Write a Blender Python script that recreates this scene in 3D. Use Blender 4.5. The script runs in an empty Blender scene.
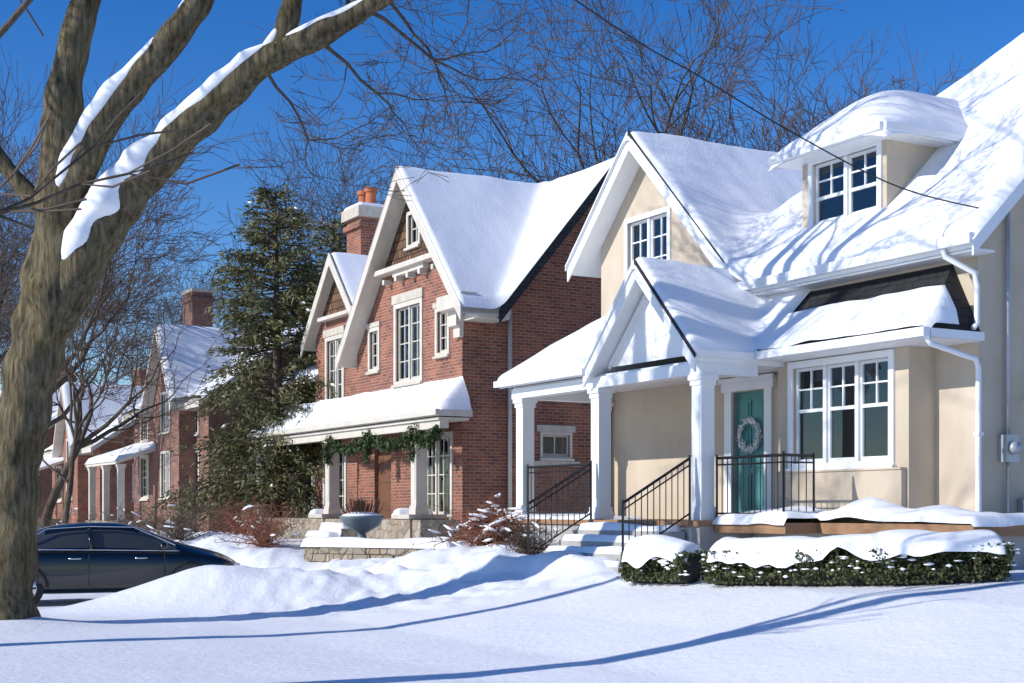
import bpy, math, random
from mathutils import Vector, Matrix, noise
from mathutils.geometry import tessellate_polygon
S=bpy.context.scene
R=math.radians
# ------------------------------------------------------------------ materials
def nm(name):
    m=bpy.data.materials.new(name); m.use_nodes=True
    nt=m.node_tree; b=nt.nodes['Principled BSDF']; return m,nt,b
def ramp(nt,fac,stops):
    r=nt.nodes.new('ShaderNodeValToRGB'); e=r.color_ramp.elements
    while len(e)<len(stops): e.new(0.5)
    for i,(p,c) in enumerate(stops):
        e[i].position=p; e[i].color=(c[0],c[1],c[2],1)
    nt.links.new(fac,r.inputs[0]); return r.outputs[0]
def objco(nt,scale=(1,1,1)):
    t=nt.nodes.new('ShaderNodeTexCoord'); mp=nt.nodes.new('ShaderNodeMapping')
    mp.inputs['Scale'].default_value=scale; nt.links.new(t.outputs['Object'],mp.inputs[0]); return mp.outputs[0]
def noi(nt,vec,scale,detail=4,rough=.55):
    n=nt.nodes.new('ShaderNodeTexNoise'); n.inputs['Scale'].default_value=scale
    n.inputs['Detail'].default_value=detail; n.inputs['Roughness'].default_value=rough
    nt.links.new(vec,n.inputs['Vector']); return n.outputs['Fac']
def bump(nt,b,h,strength,dist=.02):
    n=nt.nodes.new('ShaderNodeBump'); n.inputs['Strength'].default_value=strength
    n.inputs['Distance'].default_value=dist; nt.links.new(h,n.inputs['Height'])
    nt.links.new(n.outputs[0],b.inputs['Normal'])
def mult(nt,a,b_,f=1):
    mx=nt.nodes.new('ShaderNodeMix'); mx.data_type='RGBA'; mx.blend_type='MULTIPLY'; mx.inputs[0].default_value=f
    nt.links.new(a,mx.inputs[6]); nt.links.new(b_,mx.inputs[7]); return mx.outputs[2]
def simple(name,c1,c2=None,scale=3,rough=.6,bs=0,bscale=40,bdist=.01,metal=0,stretch=(1,1,1),low=None):
    m,nt,b=nm(name); c2=c2 or c1
    v=objco(nt,stretch)
    f=noi(nt,v,scale,3); c_=ramp(nt,f,[(.3,c1),(.7,c2)])
    if low: c_=mult(nt,c_,ramp(nt,noi(nt,objco(nt,(1.6,1.6,.5)),1.1,6,.65),[(.35,(low,low,low*.98)),(.6,(1,1,1))]))
    nt.links.new(c_,b.inputs['Base Color'])
    b.inputs['Roughness'].default_value=rough; b.inputs['Metallic'].default_value=metal
    if bs: bump(nt,b,noi(nt,v,bscale,4),bs,bdist)
    return m
M={}
m,nt,b=nm('snow'); v=objco(nt)
nt.links.new(ramp(nt,noi(nt,v,1.3,2),[(.3,(.85,.86,.875)),(.7,(.90,.905,.915))]),b.inputs['Base Color'])
b.inputs['Roughness'].default_value=.55; b.inputs['Specular IOR Level'].default_value=.25
bump(nt,b,noi(nt,v,14,5,.6),.32,.025); M['snow']=m
m,nt,b=nm('ground_snow'); v=objco(nt)
nt.links.new(ramp(nt,noi(nt,v,.7,2),[(.3,(.84,.855,.88)),(.7,(.89,.90,.915))]),b.inputs['Base Color'])
b.inputs['Roughness'].default_value=.5; b.inputs['Specular IOR Level'].default_value=.3
bump(nt,b,noi(nt,v,8,6,.66),.5,.035); M['gsnow']=m
def brickmat(name,c1,c2,mort,bw=.22,rh=.075,ms=.010):
    m,nt,b=nm(name)
    t=nt.nodes.new('ShaderNodeTexCoord'); sp=nt.nodes.new('ShaderNodeSeparateXYZ'); nt.links.new(t.outputs['Object'],sp.inputs[0])
    ad=nt.nodes.new('ShaderNodeMath'); ad.operation='ADD'; nt.links.new(sp.outputs[0],ad.inputs[0]); nt.links.new(sp.outputs[1],ad.inputs[1])
    cb=nt.nodes.new('ShaderNodeCombineXYZ'); nt.links.new(ad.outputs[0],cb.inputs[0]); nt.links.new(sp.outputs[2],cb.inputs[1])
    br=nt.nodes.new('ShaderNodeTexBrick'); nt.links.new(cb.outputs[0],br.inputs['Vector'])
    br.inputs['Scale'].default_value=1; br.inputs['Brick Width'].default_value=bw; br.inputs['Row Height'].default_value=rh
    br.inputs['Mortar Size'].default_value=ms; br.inputs['Mortar Smooth'].default_value=.2; br.inputs['Bias'].default_value=-.1
    br.inputs['Color1'].default_value=(*c1,1); br.inputs['Color2'].default_value=(*c2,1); br.inputs['Mortar'].default_value=(*mort,1)
    n=noi(nt,t.outputs['Object'],1.5,4); r=ramp(nt,n,[(.3,(.70,.70,.70)),(.7,(1.15,1.12,1.1))])
    nt.links.new(mult(nt,br.outputs['Color'],r),b.inputs['Base Color'])
    b.inputs['Roughness'].default_value=.85
    iv=nt.nodes.new('ShaderNodeMath'); iv.operation='SUBTRACT'; iv.inputs[0].default_value=1; nt.links.new(br.outputs['Fac'],iv.inputs[1])
    bump(nt,b,iv.outputs[0],.6,.01); return m
M['brick']=brickmat('red_brick',(.34,.105,.052),(.16,.048,.03),(.29,.23,.18))
M['brick2']=brickmat('old_brick',(.27,.11,.07),(.17,.07,.05),(.24,.19,.15))
M['shingle_wall']=brickmat('cedar_shingle',(.20,.10,.045),(.075,.036,.018),(.012,.007,.005),.16,.21,.016)
M['shingle']=brickmat('roof_shingle',(.028,.028,.03),(.018,.018,.02),(.008,.008,.008),.3,.12,.01)
M['stucco']=simple('beige_stucco',(.50,.415,.31),(.57,.48,.365),1.2,.85,.35,90,.006,low=.90)
M['white']=simple('white_paint',(.77,.78,.78),(.81,.82,.82),4,.45,low=.95)
M['cream']=simple('cream_paint',(.56,.51,.43),(.64,.59,.50),4,.55,low=.9)
M['stone']=simple('lime_stone',(.43,.38,.30),(.56,.51,.42),5,.8,.3,30,.01)
M['iron']=simple('black_iron',(.012,.012,.012),None,4,.45)
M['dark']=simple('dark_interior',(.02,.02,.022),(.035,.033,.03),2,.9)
M['curtain']=simple('curtain',(.45,.45,.43),(.62,.61,.58),9,.9,stretch=(6,6,.2))
M['teal']=simple('teal_paint',(.055,.22,.20),(.07,.255,.23),3,.4)
M['wood']=simple('cedar_wood',(.26,.14,.07),(.36,.20,.10),6,.7,.2,30,.005,stretch=(1,1,8))
M['brownwood']=simple('brown_door',(.13,.055,.025),(.17,.07,.03),4,.5)
M['clay']=simple('clay_pot',(.42,.12,.05),(.48,.15,.06),4,.8)
M['grey']=simple('grey_metal',(.38,.39,.40),(.45,.46,.47),4,.4,metal=.3)
M['urn']=simple('urn_metal',(.10,.14,.16),(.15,.19,.21),5,.5)
M['concrete']=simple('concrete',(.32,.31,.29),(.42,.40,.37),3,.85,.3,40,.01)
m,nt,b=nm('field_stone'); v=objco(nt)
vo=nt.nodes.new('ShaderNodeTexVoronoi'); vo.inputs['Scale'].default_value=4.5; nt.links.new(v,vo.inputs['Vector'])
hs=nt.nodes.new('ShaderNodeSeparateColor'); nt.links.new(vo.outputs['Color'],hs.inputs[0])
nt.links.new(ramp(nt,hs.outputs[0],[(0,(.22,.18,.13)),(.5,(.38,.33,.25)),(1,(.30,.22,.15))]),b.inputs['Base Color'])
b.inputs['Roughness'].default_value=.9
vd=nt.nodes.new('ShaderNodeTexVoronoi'); vd.feature='DISTANCE_TO_EDGE'; vd.inputs['Scale'].default_value=4.5; nt.links.new(v,vd.inputs['Vector'])
bump(nt,b,ramp(nt,vd.outputs['Distance'],[(0,(0,0,0)),(.12,(1,1,1))]),.8,.04); M['fieldstone']=m
def barkmat(name,cs,sc,st=.22,low=None,bd=.07):
    m,nt,b=nm(name); v=objco(nt,(1,1,st))
    n=noi(nt,v,sc,6,.65); c_=ramp(nt,n,[(.3,cs[0]),(.5,cs[1]),(.72,cs[2])])
    if low:
        c_=mult(nt,c_,ramp(nt,noi(nt,objco(nt),1.6,5,.6),[(.3,low[0]),(.5,(.95,.95,.95)),(.7,low[1])]))
    nt.links.new(c_,b.inputs['Base Color'])
    b.inputs['Roughness'].default_value=.95; b.inputs['Specular IOR Level'].default_value=.1
    bump(nt,b,n,1.0,bd); return m
M['bark']=barkmat('maple_bark',[(.05,.04,.026),(.17,.14,.085),(.31,.265,.18)],17,.14,[(.62,.56,.48),(1.2,1.15,.85)],.12)
M['bark2']=barkmat('grey_bark',[(.05,.038,.028),(.11,.085,.062),(.17,.135,.10)],6)
M['twig']=simple('twig_bark',(.085,.06,.045),(.14,.098,.07),2,.9)
M['redtwig']=simple('red_twig',(.20,.07,.04),(.28,.12,.07),5,.9)
M['spruce']=simple('evergreen_foliage',(.05,.062,.02),(.17,.155,.05),1.3,.65)
M['hedge']=simple('hedge_leaves',(.035,.05,.015),(.11,.11,.035),6,.6)
M['garland']=simple('garland_green',(.03,.065,.02),(.09,.12,.04),6,.65)
m,nt,b=nm('window_glass'); out=nt.nodes['Material Output']
tr=nt.nodes.new('ShaderNodeBsdfTransparent'); tr.inputs[0].default_value=(.80,.84,.85,1)
gl=nt.nodes.new('ShaderNodeBsdfGlossy'); gl.inputs['Roughness'].default_value=.02
gl.inputs[0].default_value=(.9,.95,1,1)
fr=nt.nodes.new('ShaderNodeFresnel'); fr.inputs[0].default_value=1.75
v=objco(nt); bn=nt.nodes.new('ShaderNodeBump'); bn.inputs['Strength'].default_value=.06; bn.inputs['Distance'].default_value=.05
nt.links.new(noi(nt,v,1.5,1),bn.inputs['Height']); nt.links.new(bn.outputs[0],gl.inputs['Normal'])
mx=nt.nodes.new('ShaderNodeMixShader'); nt.links.new(fr.outputs[0],mx.inputs[0]); nt.links.new(tr.outputs[0],mx.inputs[1]); nt.links.new(gl.outputs[0],mx.inputs[2])
nt.links.new(mx.outputs[0],out.inputs[0]); M['glass']=m
m,nt,b=nm('car_paint'); b.inputs['Base Color'].default_value=(.006,.007,.009,1); b.inputs['Roughness'].default_value=.22
b.inputs['Coat Weight'].default_value=.8; b.inputs['Coat Roughness'].default_value=.05; M['carpaint']=m
m,nt,b=nm('car_glass'); b.inputs['Base Color'].default_value=(.05,.055,.06,1); b.inputs['Roughness'].default_value=.03; b.inputs['Coat Weight'].default_value=1; M['carglass']=m
M['tyre']=simple('tyre_rubber',(.02,.02,.02),None,3,.85)
M['chrome']=simple('chrome',(.6,.6,.62),None,3,.15,metal=1)
m,nt,b=nm('tail_lamp'); b.inputs['Base Color'].default_value=(.35,.01,.01,1); b.inputs['Roughness'].default_value=.15; M['tail']=m
# ------------------------------------------------------------------ mesh builder
class MB:
    def __init__(s): s.v=[];s.f=[];s.m=[];s.sm=[];s.mats=[]
    def mi(s,k):
        if k not in s.mats: s.mats.append(k)
        return s.mats.index(k)
    def face(s,pts,k,smooth=False):
        n=len(s.v); s.v.extend([tuple(p) for p in pts]); s.f.append(tuple(range(n,n+len(pts)))); s.m.append(s.mi(k)); s.sm.append(smooth)
    def faces(s,vs,fs,k,smooth=False):
        n=len(s.v); i=s.mi(k); s.v.extend(vs)
        for f in fs: s.f.append(tuple(q+n for q in f)); s.m.append(i); s.sm.append(smooth)
    def box(s,x0,x1,y0,y1,z0,z1,k):
        if x0>x1:x0,x1=x1,x0
        if y0>y1:y0,y1=y1,y0
        v=[(x0,y0,z0),(x1,y0,z0),(x1,y1,z0),(x0,y1,z0),(x0,y0,z1),(x1,y0,z1),(x1,y1,z1),(x0,y1,z1)]
        s.faces(v,[(0,3,2,1),(4,5,6,7),(0,1,5,4),(1,2,6,5),(2,3,7,6),(3,0,4,7)],k)
    def slab(s,pts,th,k,kt=None):
        n=len(pts); top=[tuple(p) for p in pts]; bot=[(p[0],p[1],p[2]-th) for p in pts]
        s.face(top,kt or k); s.face(bot[::-1],k)
        for i in range(n):
            j=(i+1)%n; s.face([top[i],bot[i],bot[j],top[j]],k)
    def tube(s,pts,rad,n,k,cap=True,smooth=True,disp=0):
        vs=[];up=None;N=len(pts)
        P=[Vector(p) for p in pts]
        for i in range(N):
            d=(P[min(i+1,N-1)]-P[max(i-1,0)])
            if d.length<1e-9: d=Vector((0,0,1))
            d.normalize()
            if up is None:
                up=Vector((1,0,0)) if abs(d.x)<.8 else Vector((0,1,0))
            up=(up-d*up.dot(d)); up.normalize(); w=d.cross(up)
            for j in range(n):
                a=2*math.pi*j/n; q=up*math.cos(a)+w*math.sin(a); r=rad[i]
                if disp: r*=1+disp*noise.noise((P[i]+q*r)*1.0*3)
                c=P[i]+q*r; vs.append((c.x,c.y,c.z))
        fs=[]
        for i in range(N-1):
            for j in range(n):
                j2=(j+1)%n; fs.append((i*n+j,i*n+j2,(i+1)*n+j2,(i+1)*n+j))
        if cap: fs.append(tuple(range((N-1)*n,N*n))); fs.append(tuple(range(n))[::-1])
        s.faces(vs,fs,k,smooth)
    def bar(s,p0,p1,r,k,n=4): s.tube([p0,p1],[r,r],n,k,True,False)
    def cyl(s,c,r,z0,z1,k,n=20,r2=None):
        s.tube([(c[0],c[1],z0),(c[0],c[1],z1)],[r,r2 if r2 is not None else r],n,k,True,False)
    def build(s,name,parent=None):
        me=bpy.data.meshes.new(name); me.from_pydata(s.v,[],s.f)
        for k in s.mats: me.materials.append(M[k])
        me.polygons.foreach_set('material_index',s.m); me.polygons.foreach_set('use_smooth',s.sm); me.update()
        o=bpy.data.objects.new(name,me); S.collection.objects.link(o)
        if parent: o.parent=parent
        return o
def empty(name,loc=(0,0,0),rz=0):
    e=bpy.data.objects.new(name,None); e.location=loc; e.rotation_euler=(0,0,rz); e.empty_display_size=.3; S.collection.objects.link(e); return e
DX,DY=3.89,23.3; TH=math.atan2(-.868,.496)
def W(a,b,z=0): return Vector((DX+.496*a+.868*b,DY-.868*a+.496*b,z))
def house_empty(name): return empty(name,(DX,DY,0),TH)
# ------------------------------------------------------------------ ground height
def lerp_pts(b,P):
    if b<=P[0][0]: return P[0][1]
    for i in range(len(P)-1):
        if b<=P[i+1][0]:
            t=(b-P[i][0])/(P[i+1][0]-P[i][0]); return P[i][1]+(P[i+1][1]-P[i][1])*t
    return P[-1][1]
MOUNDS=[(-4.6,22.3,.66,1.3,.8),(-6.0,21.9,.16,1.0,.7),(-3.0,22.4,.30,.9,.7),(-1.1,22.4,.15,.8,.6),(-.35,22.4,.36,.6,.5),(.75,22.0,.28,.6,.5),(-1.9,22.8,.22,.6,.5),
 (1.2,21.2,.22,.6,.5),(-6.3,30,.5,1.2,1.2),(-4.9,29,.3,.8,.8),(-1.6,24.6,.32,.9,.7),(-7,34,.4,1.5,1.2),(-.2,24.4,.3,.8,.8),(-8.6,36,.5,2,1.2),
 (2.2,19.9,.15,.6,.5),(-6.85,19.3,.14,.9,.7),(-11,40,.5,2.5,1.2),(-14,44,.6,2.5,1.2)]
def g(X,Y):
    b=.868*(X-DX)+.496*(Y-DY)
    z=lerp_pts(b,[(-200,0),(-8.6,.02),(-7.2,.08),(-5.5,.30),(-3.5,.64),(-1,.84),(3,.9),(300,1.0)])
    if abs(X)<40 and Y<60:
        for (mx,my,h,rx,ry) in MOUNDS:
            q=((X-mx)/rx)**2+((Y-my)/ry)**2
            if q<9: z+=h*math.exp(-q)
        rough=math.exp(-((b+5.3)/2.5)**2)*(1 if Y>21.3 else max(0,(Y-19.6)/1.7))
        z+=.025*noise.noise(Vector((X*.3,Y*.3,3)))+(.010+.07*rough)*noise.noise(Vector((X*1.1,Y*1.4,7)))+(.004+.07*rough)*noise.noise(Vector((X*2.6,Y*3,1)))
        if rough>.02: z+=rough*(.04*noise.noise(Vector((X*6,Y*6,1)))+.16*max(0,noise.noise(Vector((X*3.6,Y*3.6,12)))-.12))
    return z
def axis(lo,hi,step,far):
    L=[-far,-far*.4,-far*.15,lo-30,lo-12,lo-4]; x=lo
    while x<hi: L.append(x); x+=step
    L+=[hi+4,hi+12,hi+30,far*.15,far*.4,far]; return L
xs=axis(-20,12,.09,2500); ys=[-2500,-900,-200,-60,-20,0,4]; y=8
while y<46: ys.append(y); y+=.09 if y<27 else .3
ys+=[50,58,70,90,130,200,400,900,2500]
vs=[(x,y,g(x,y)) for y in ys for x in xs]; nx=len(xs)
fs=[(j*nx+i,j*nx+i+1,(j+1)*nx+i+1,(j+1)*nx+i) for j in range(len(ys)-1) for i in range(nx-1)]
mb=MB(); mb.faces(vs,fs,'gsnow',True); mb.build('snow_ground')
# ------------------------------------------------------------------ snow fields
def smin(a,b,k): h=max(k-abs(a-b),0)/k; return min(a,b)-h*h*k*.25
def smax(a,b,k): return -smin(-a,-b,k)
def snow_field(name,parent,rects,h,T=.2,w=.2,step=.07,amp=.035,seed=0,dr=None,drop=.03):
    dr=dr or rects
    x0=min(r[0] for r in rects); x1=max(r[1] for r in rects); y0=min(r[2] for r in rects); y1=max(r[3] for r in rects)
    nx=max(3,int(round((x1-x0)/step))); ny=max(3,int(round((y1-y0)/step))); sx=(x1-x0)/nx; sy=(y1-y0)/ny; idx={}; vs=[]
    for j in range(ny+1):
        y=y0+j*sy
        for i in range(nx+1):
            x=x0+i*sx
            if not any(r[0]-1e-4<=x<=r[1]+1e-4 and r[2]-1e-4<=y<=r[3]+1e-4 for r in rects): continue
            wob=.05*noise.noise(Vector((x*1.7,y*1.7,seed+9)))
            e=max(min(x-r[0],r[1]-x,y-r[2],r[3]-y) for r in dr)
            t=max(0,min(1,e/(w+wob)))
            p=math.sqrt(max(0,1-(1-t)**2))
            n=noise.noise(Vector((x*.8,y*.8,seed)))*amp*1.4+noise.noise(Vector((x*3,y*3,seed+4)))*amp*.35
            z=h(x,y)+(T+n)*p-drop*(1-p)
            idx[(i,j)]=len(vs); vs.append((x,y,z))
    fs=[]
    for (i,j) in idx:
        a=idx.get((i+1,j));b=idx.get((i+1,j+1));c=idx.get((i,j+1))
        if a is not None and b is not None and c is not None: fs.append((idx[(i,j)],a,b,c))
    mb=MB(); mb.faces(vs,fs,'snow',True); return mb.build(name,parent)
# ------------------------------------------------------------------ walls & windows
def wall(mb,pl,poly,holes,k,depth=.16,rk=None):
    def P(s,z,d=0):
        if pl[0]=='y': return (s,pl[1]-d,z)
        if pl[0]=='x': return (pl[1]+d,s,z)
        return (pl[1]-d,s,z)
    loops=[[Vector((p[0],p[1],0)) for p in poly]]
    for (a,b,c,d) in holes: loops.append([Vector((a,c,0)),Vector((a,d,0)),Vector((b,d,0)),Vector((b,c,0))])
    flat=[v for l in loops for v in l]
    vs=[P(v.x,v.y) for v in flat]
    mb.faces(vs,[tuple(t) for t in tessellate_polygon(loops)],k)
    for (a,b,c,d) in holes:
        q=[(a,c),(b,c),(b,d),(a,d)]
        for i in range(4):
            p,r=q[i],q[(i+1)%4]; mb.face([P(*p),P(*r),P(r[0],r[1],-depth),P(p[0],p[1],-depth)],rk or k)
def pbox(mb,pl,s0,s1,z0,z1,d0,d1,k):
    if pl[0]=='y': mb.box(s0,s1,pl[1]-d1,pl[1]-d0,z0,z1,k)
    elif pl[0]=='x': mb.box(pl[1]+d0,pl[1]+d1,s0,s1,z0,z1,k)
    else: mb.box(pl[1]-d1,pl[1]-d0,s0,s1,z0,z1,k)
def window(mb,pl,s0,s1,z0,z1,units=1,cols=2,rows=2,split=.5,lower=None,cas=.09,k='white',sill=True,head=0,curt=.25,sky_blind=0,headk=None):
    if cas:
        pbox(mb,pl,s0-cas,s0,z0,z1,-.03,.035,k); pbox(mb,pl,s1,s1+cas,z0,z1,-.03,.035,k)
        pbox(mb,pl,s0-cas,s1+cas,z1,z1+cas,-.03,.037,k)
        pbox(mb,pl,s0-cas,s1+cas,z0-cas*.7,z0,-.03,.033,k)
    if sill: pbox(mb,pl,s0-cas-.03,s1+cas+.03,z0-cas*.7-.06,z0-cas*.7-.002,-.02,.09,headk or k)
    if head: pbox(mb,pl,s0-cas-.06,s1+cas+.06,z1+cas+.002,z1+cas+head,-.02,.06,headk or k)
    wu=(s1-s0)/units; D0,D1=-.11,-.05
    for i in range(units):
        a=s0+i*wu; b=a+wu; fw=.045
        if i>0: pbox(mb,pl,a-.035,a+.035,z0,z1,D0-.01,-.01,k)
        e=.03 if i>0 else 0; a2=a+e; b2=b-(.03 if i<units-1 else 0)
        pbox(mb,pl,a2,a2+fw,z0,z1,D0,D1,k); pbox(mb,pl,b2-fw,b2,z0,z1,D0,D1,k)
        pbox(mb,pl,a2+fw,b2-fw,z1-fw,z1,D0,D1,k); pbox(mb,pl,a2+fw,b2-fw,z0,z0+fw+.02,D0,D1,k)
        zm=z0+(z1-z0)*split if split else z0+fw
        if split: pbox(mb,pl,a2+fw,b2-fw,zm-.025,zm+.025,D0+.005,D1+.005,k)
        def grid(za,zb,c,r):
            for q in range(1,c): x=a2+fw+(b2-a2-2*fw)*q/c; pbox(mb,pl,x-.012,x+.012,za,zb,D0+.02,D1-.01,k)
            for q in range(1,r): zz=za+(zb-za)*q/r; pbox(mb,pl,a2+fw,b2-fw,zz-.012,zz+.012,D0+.021,D1-.011,k)
        grid(zm,z1,cols,rows)
        if split and lower: grid(z0,zm,*lower)
        g0,g1=a2+fw*.5,b2-fw*.5
        pbox(mb,pl,g0,g1,z0+.02,z1-.02,-.085,-.081,'glass')
        if sky_blind: pbox(mb,pl,g0,g1,z1-(z1-z0)*(sky_blind+.04*((i*7)%3)),z1,-.15,-.14,'curtain')  # pale sheet behind upper panes; imitates reflected sky at bay and dormer
    if curt:
        c=(s1-s0)*curt*.5
        pbox(mb,pl,s0,s0+c,z0,z1,-.22,-.2,'curtain'); pbox(mb,pl,s1-c,s1,z0,z1,-.22,-.2,'curtain')
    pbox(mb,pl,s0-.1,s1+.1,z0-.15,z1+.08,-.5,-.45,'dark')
def rakeboard(mb,y0,y1,p,q,w,k):
    P=[(p[0],p[1]),(q[0],q[1]),(q[0],q[1]-w),(p[0],p[1]-w)]
    f=[(x,y0,z) for x,z in P]; bk=[(x,y1,z) for x,z in P]
    mb.face(f,k); mb.face(bk[::-1],k)
    for i in range(4):
        j=(i+1)%4; mb.face([f[i],bk[i],bk[j],f[j]],k)
def rakeboard_x(mb,x0,x1,p,q,w,k):
    P=[(p[0],p[1]),(q[0],q[1]),(q[0],q[1]-w),(p[0],p[1]-w)]
    f=[(x0,y,z) for y,z in P]; bk=[(x1,y,z) for y,z in P]
    mb.face(f,k); mb.face(bk[::-1],k)
    for i in range(4):
        j=(i+1)%4; mb.face([f[i],bk[i],bk[j],f[j]],k)
def rail(mb,p0,p1,h=.92,sp=.12):
    p0=Vector(p0);p1=Vector(p1);L=(p1-p0).length;n=max(2,int(L/sp)); up=Vector((0,0,1))
    mb.bar(p0+up*h,p1+up*h,.022,'iron'); mb.bar(p0+up*.1,p1+up*.1,.014,'iron'); mb.bar(p0+up*(h-.1),p1+up*(h-.1),.012,'iron')
    for i in range(n+1):
        q=p0.lerp(p1,i/n); e=i in(0,n); mb.bar(q+up*(0 if e else .1),q+up*(h+(.05 if e else 0)),.022 if e else .010,'iron')
# ================================================================== BEIGE HOUSE
H=house_empty('stucco_house')
w=MB()
FL=('y',0)
ZB=.5
wall(w,FL,[(-4.41,ZB),(4.8,ZB),(4.8,5.1),(.1,5.1),(-2.86,8.16),(-4.41,6.6)],[(-3.5,-2.25,5.75,6.9),(-.42,.42,1.47,3.55)],'stucco')
wall(w,('x',4.8),[(0,ZB),(8,ZB),(8,5.2),(4,9.2),(0,5.3)],[(1.0,1.8,3.2,4.3),(3.5,4.5,5.8,7)],'stucco')
wall(w,('x-',-4.41),[(0,ZB),(8,ZB),(8,6.4),(0,6.4)],[],'stucco')
wall(w,('y',8),[(-4.41,ZB),(4.8,ZB),(4.8,5.2),(-4.41,6.4)],[],'stucco')
wall(w,('y',-.5),[(1.3,.8),(4.03,.8),(4.03,3.86),(1.3,3.86)],[(1.66,3.67,2.3,3.74)],'stucco')
w.face([(4.03,-.5,.8),(4.03,0,.8),(4.03,0,3.86),(4.03,-.5,3.86)],'stucco'); w.face([(1.3,-.5,.8),(1.3,0,.8),(1.3,0,3.86),(1.3,-.5,3.86)],'stucco')
w.box(1.34,3.99,-.60,-.502,1.4,2.16,'stucco')
w.box(1.34,3.99,-.62,-.503,2.162,2.19,'stucco')
wall(w,('y',.3),[(.95,5.6),(2.8,5.6),(2.8,7.15),(.95,7.15)],[(1.2,2.62,5.95,7.03)],'stucco')
for a in (.95,2.8): w.face([(a,.3,5.6),(a,2.6,5.6),(a,2.6,7.15),(a,.3,7.15)],'stucco')
w.build('walls',H)
t=MB()
window(t,FL,-3.5,-2.25,5.75,6.9,units=2,cols=2,rows=3,split=0,sky_blind=.35,curt=.3)
window(t,('y',-.5),1.66,3.67,2.3,3.74,units=3,cols=2,rows=2,split=.55,curt=.16,cas=.1,sky_blind=.34)  # pale upper sheet stands in for sky reflected in the glass
window(t,('y',.3),1.2,2.62,5.95,7.03,units=2,cols=2,rows=2,split=.5,curt=.2,cas=.09,sky_blind=.42)  # upper panes paled the same way, as if mirroring the sky
window(t,('x',4.8),1.0,1.8,3.2,4.3,cols=2,rows=2); window(t,('x',4.8),3.5,4.5,5.8,7,cols=2,rows=2)
t.build('windows',H)
r=MB()
def gab(mb,xc,zp,xl,xr,s1,s2,y0,y1,th,k):
    zl=zp-(xc-xl)*s1; zr=zp-(xr-xc)*s2
    mb.slab([(xl,y0,zl),(xc,y0,zp),(xc,y1,zp),(xl,y1,zl)],th,k); mb.slab([(xc,y0,zp),(xr,y0,zr),(xr,y1,zr),(xc,y1,zp)],th,k)
gab(r,-2.86,8.36,-4.9,.25,1,1,-.4,8,.2,'white')
r.slab([(.15,-.4,5.25),(5.1,-.4,5.25),(5.1,4,9.43),(2.2,4,9.43),(.15,2.0,7.5)],.2,'white')
r.slab([(-2.2,8.4,5.25),(2.2,4,9.43),(5.1,4,9.43),(5.1,8.4,5.25)],.2,'white')
r.slab([(-2.2,-.2,5.3),(2.2,4,9.43),(-2.2,8.4,5.25)],.15,'white')
rakeboard(r,-.43,-.4,(-4.95,6.29),(-2.86,8.38),.30,'white'); rakeboard(r,-.43,-.4,(-2.86,8.38),(.1,5.42),.30,'white')
rakeboard(r,-.46,-.432,(-4.98,6.30),(-2.86,8.42),.10,'white'); rakeboard(r,-.46,-.432,(-2.86,8.42),(.1,5.46),.07,'shingle')
rakeboard_x(r,5.1,5.13,(-.45,5.22),(4,9.45),.28,'white')
r.box(.2,5.08,-.38,0,5.02,5.05,'white'); r.box(.1,5.12,-.52,-.402,5.10,5.24,'white')
r.box(-4.95,-4.85,-.4,8,6.2,6.32,'white')
r.slab([(.69,-.05,7.2),(3.1,-.05,7.2),(1.9,1.15,8.15)],.1,'white')
r.slab([(.69,-.05,7.2),(1.9,1.15,8.15),(1.9,2.9,8.15),(.69,2.0,7.2)],.1,'white')
r.slab([(3.1,-.05,7.2),(3.1,2.0,7.2),(1.9,2.9,8.15),(1.9,1.15,8.15)],.1,'white')
r.box(.67,3.12,-.07,2.1,7.08,7.18,'white'); r.box(.66,3.13,-.16,-.075,7.1,7.21,'white'); r.box(3.125,3.2,-.1,2.0,7.11,7.2,'white')
XR=4.85
r.slab([(1.4,-1,3.98),(XR,-1,3.98),(4.35,-.0,4.98),(1.4,0,4.98)],.07,'white','shingle')
r.slab([(XR,-1,3.98),(XR,0.0,3.98),(4.35,0,4.98)],.07,'white','shingle')
r.box(1.3,XR-.01,-.99,-.005,3.86,3.905,'white'); r.box(1.4,XR+.05,-1.12,-1.0,3.87,3.99,'white'); r.box(XR,XR+.06,-.99,.0,3.87,3.98,'white')
gab(r,-.04,5.45,-1.52,1.44,1.04,1.04,-2.2,.6,.12,'white')
rakeboard(r,-2.24,-2.2,(-1.56,3.9),(-.04,5.48),.27,'white'); rakeboard(r,-2.24,-2.2,(-.04,5.48),(1.48,3.9),.27,'white')
rakeboard(r,-2.27,-2.242,(-1.6,3.9),(-.04,5.52),.09,'white'); rakeboard(r,-2.27,-2.242,(-.04,5.52),(1.52,3.9),.06,'shingle')
r.face([(-1.35,-1.9,3.95),(1.25,-1.9,3.95),(-.04,-1.9,5.3)],'white')
for (p,q) in (((-1.25,4.02),(-.04,5.2)),((-.04,5.2),(1.15,4.02))): rakeboard(r,-1.93,-1.902,p,q,.12,'white')
r.slab([(-4.45,-2.2,3.94),(-1.4,-2.2,3.94),(-1.4,0,5.14),(-4.45,0,5.14)],.12,'white')
r.face([(-4.4,-2.1,3.9),(-4.4,0,3.9),(-4.4,0,5.0)],'stucco')
r.box(-4.5,-1.5,-2.3,-2.202,3.84,3.95,'white')
r.box(-4.3,1.35,-2.0,-.004,3.80,3.84,'white')
r.box(-4.25,1.42,-2.06,-1.80,3.62,3.798,'white'); r.box(-4.25,-4.0,-1.798,-.01,3.62,3.797,'white'); r.box(1.16,1.42,-1.798,-1.0,3.62,3.797,'white')
r.box(1.40,1.50,-2.2,-1.13,3.86,3.97,'white')
r.build('roof',H)
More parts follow.
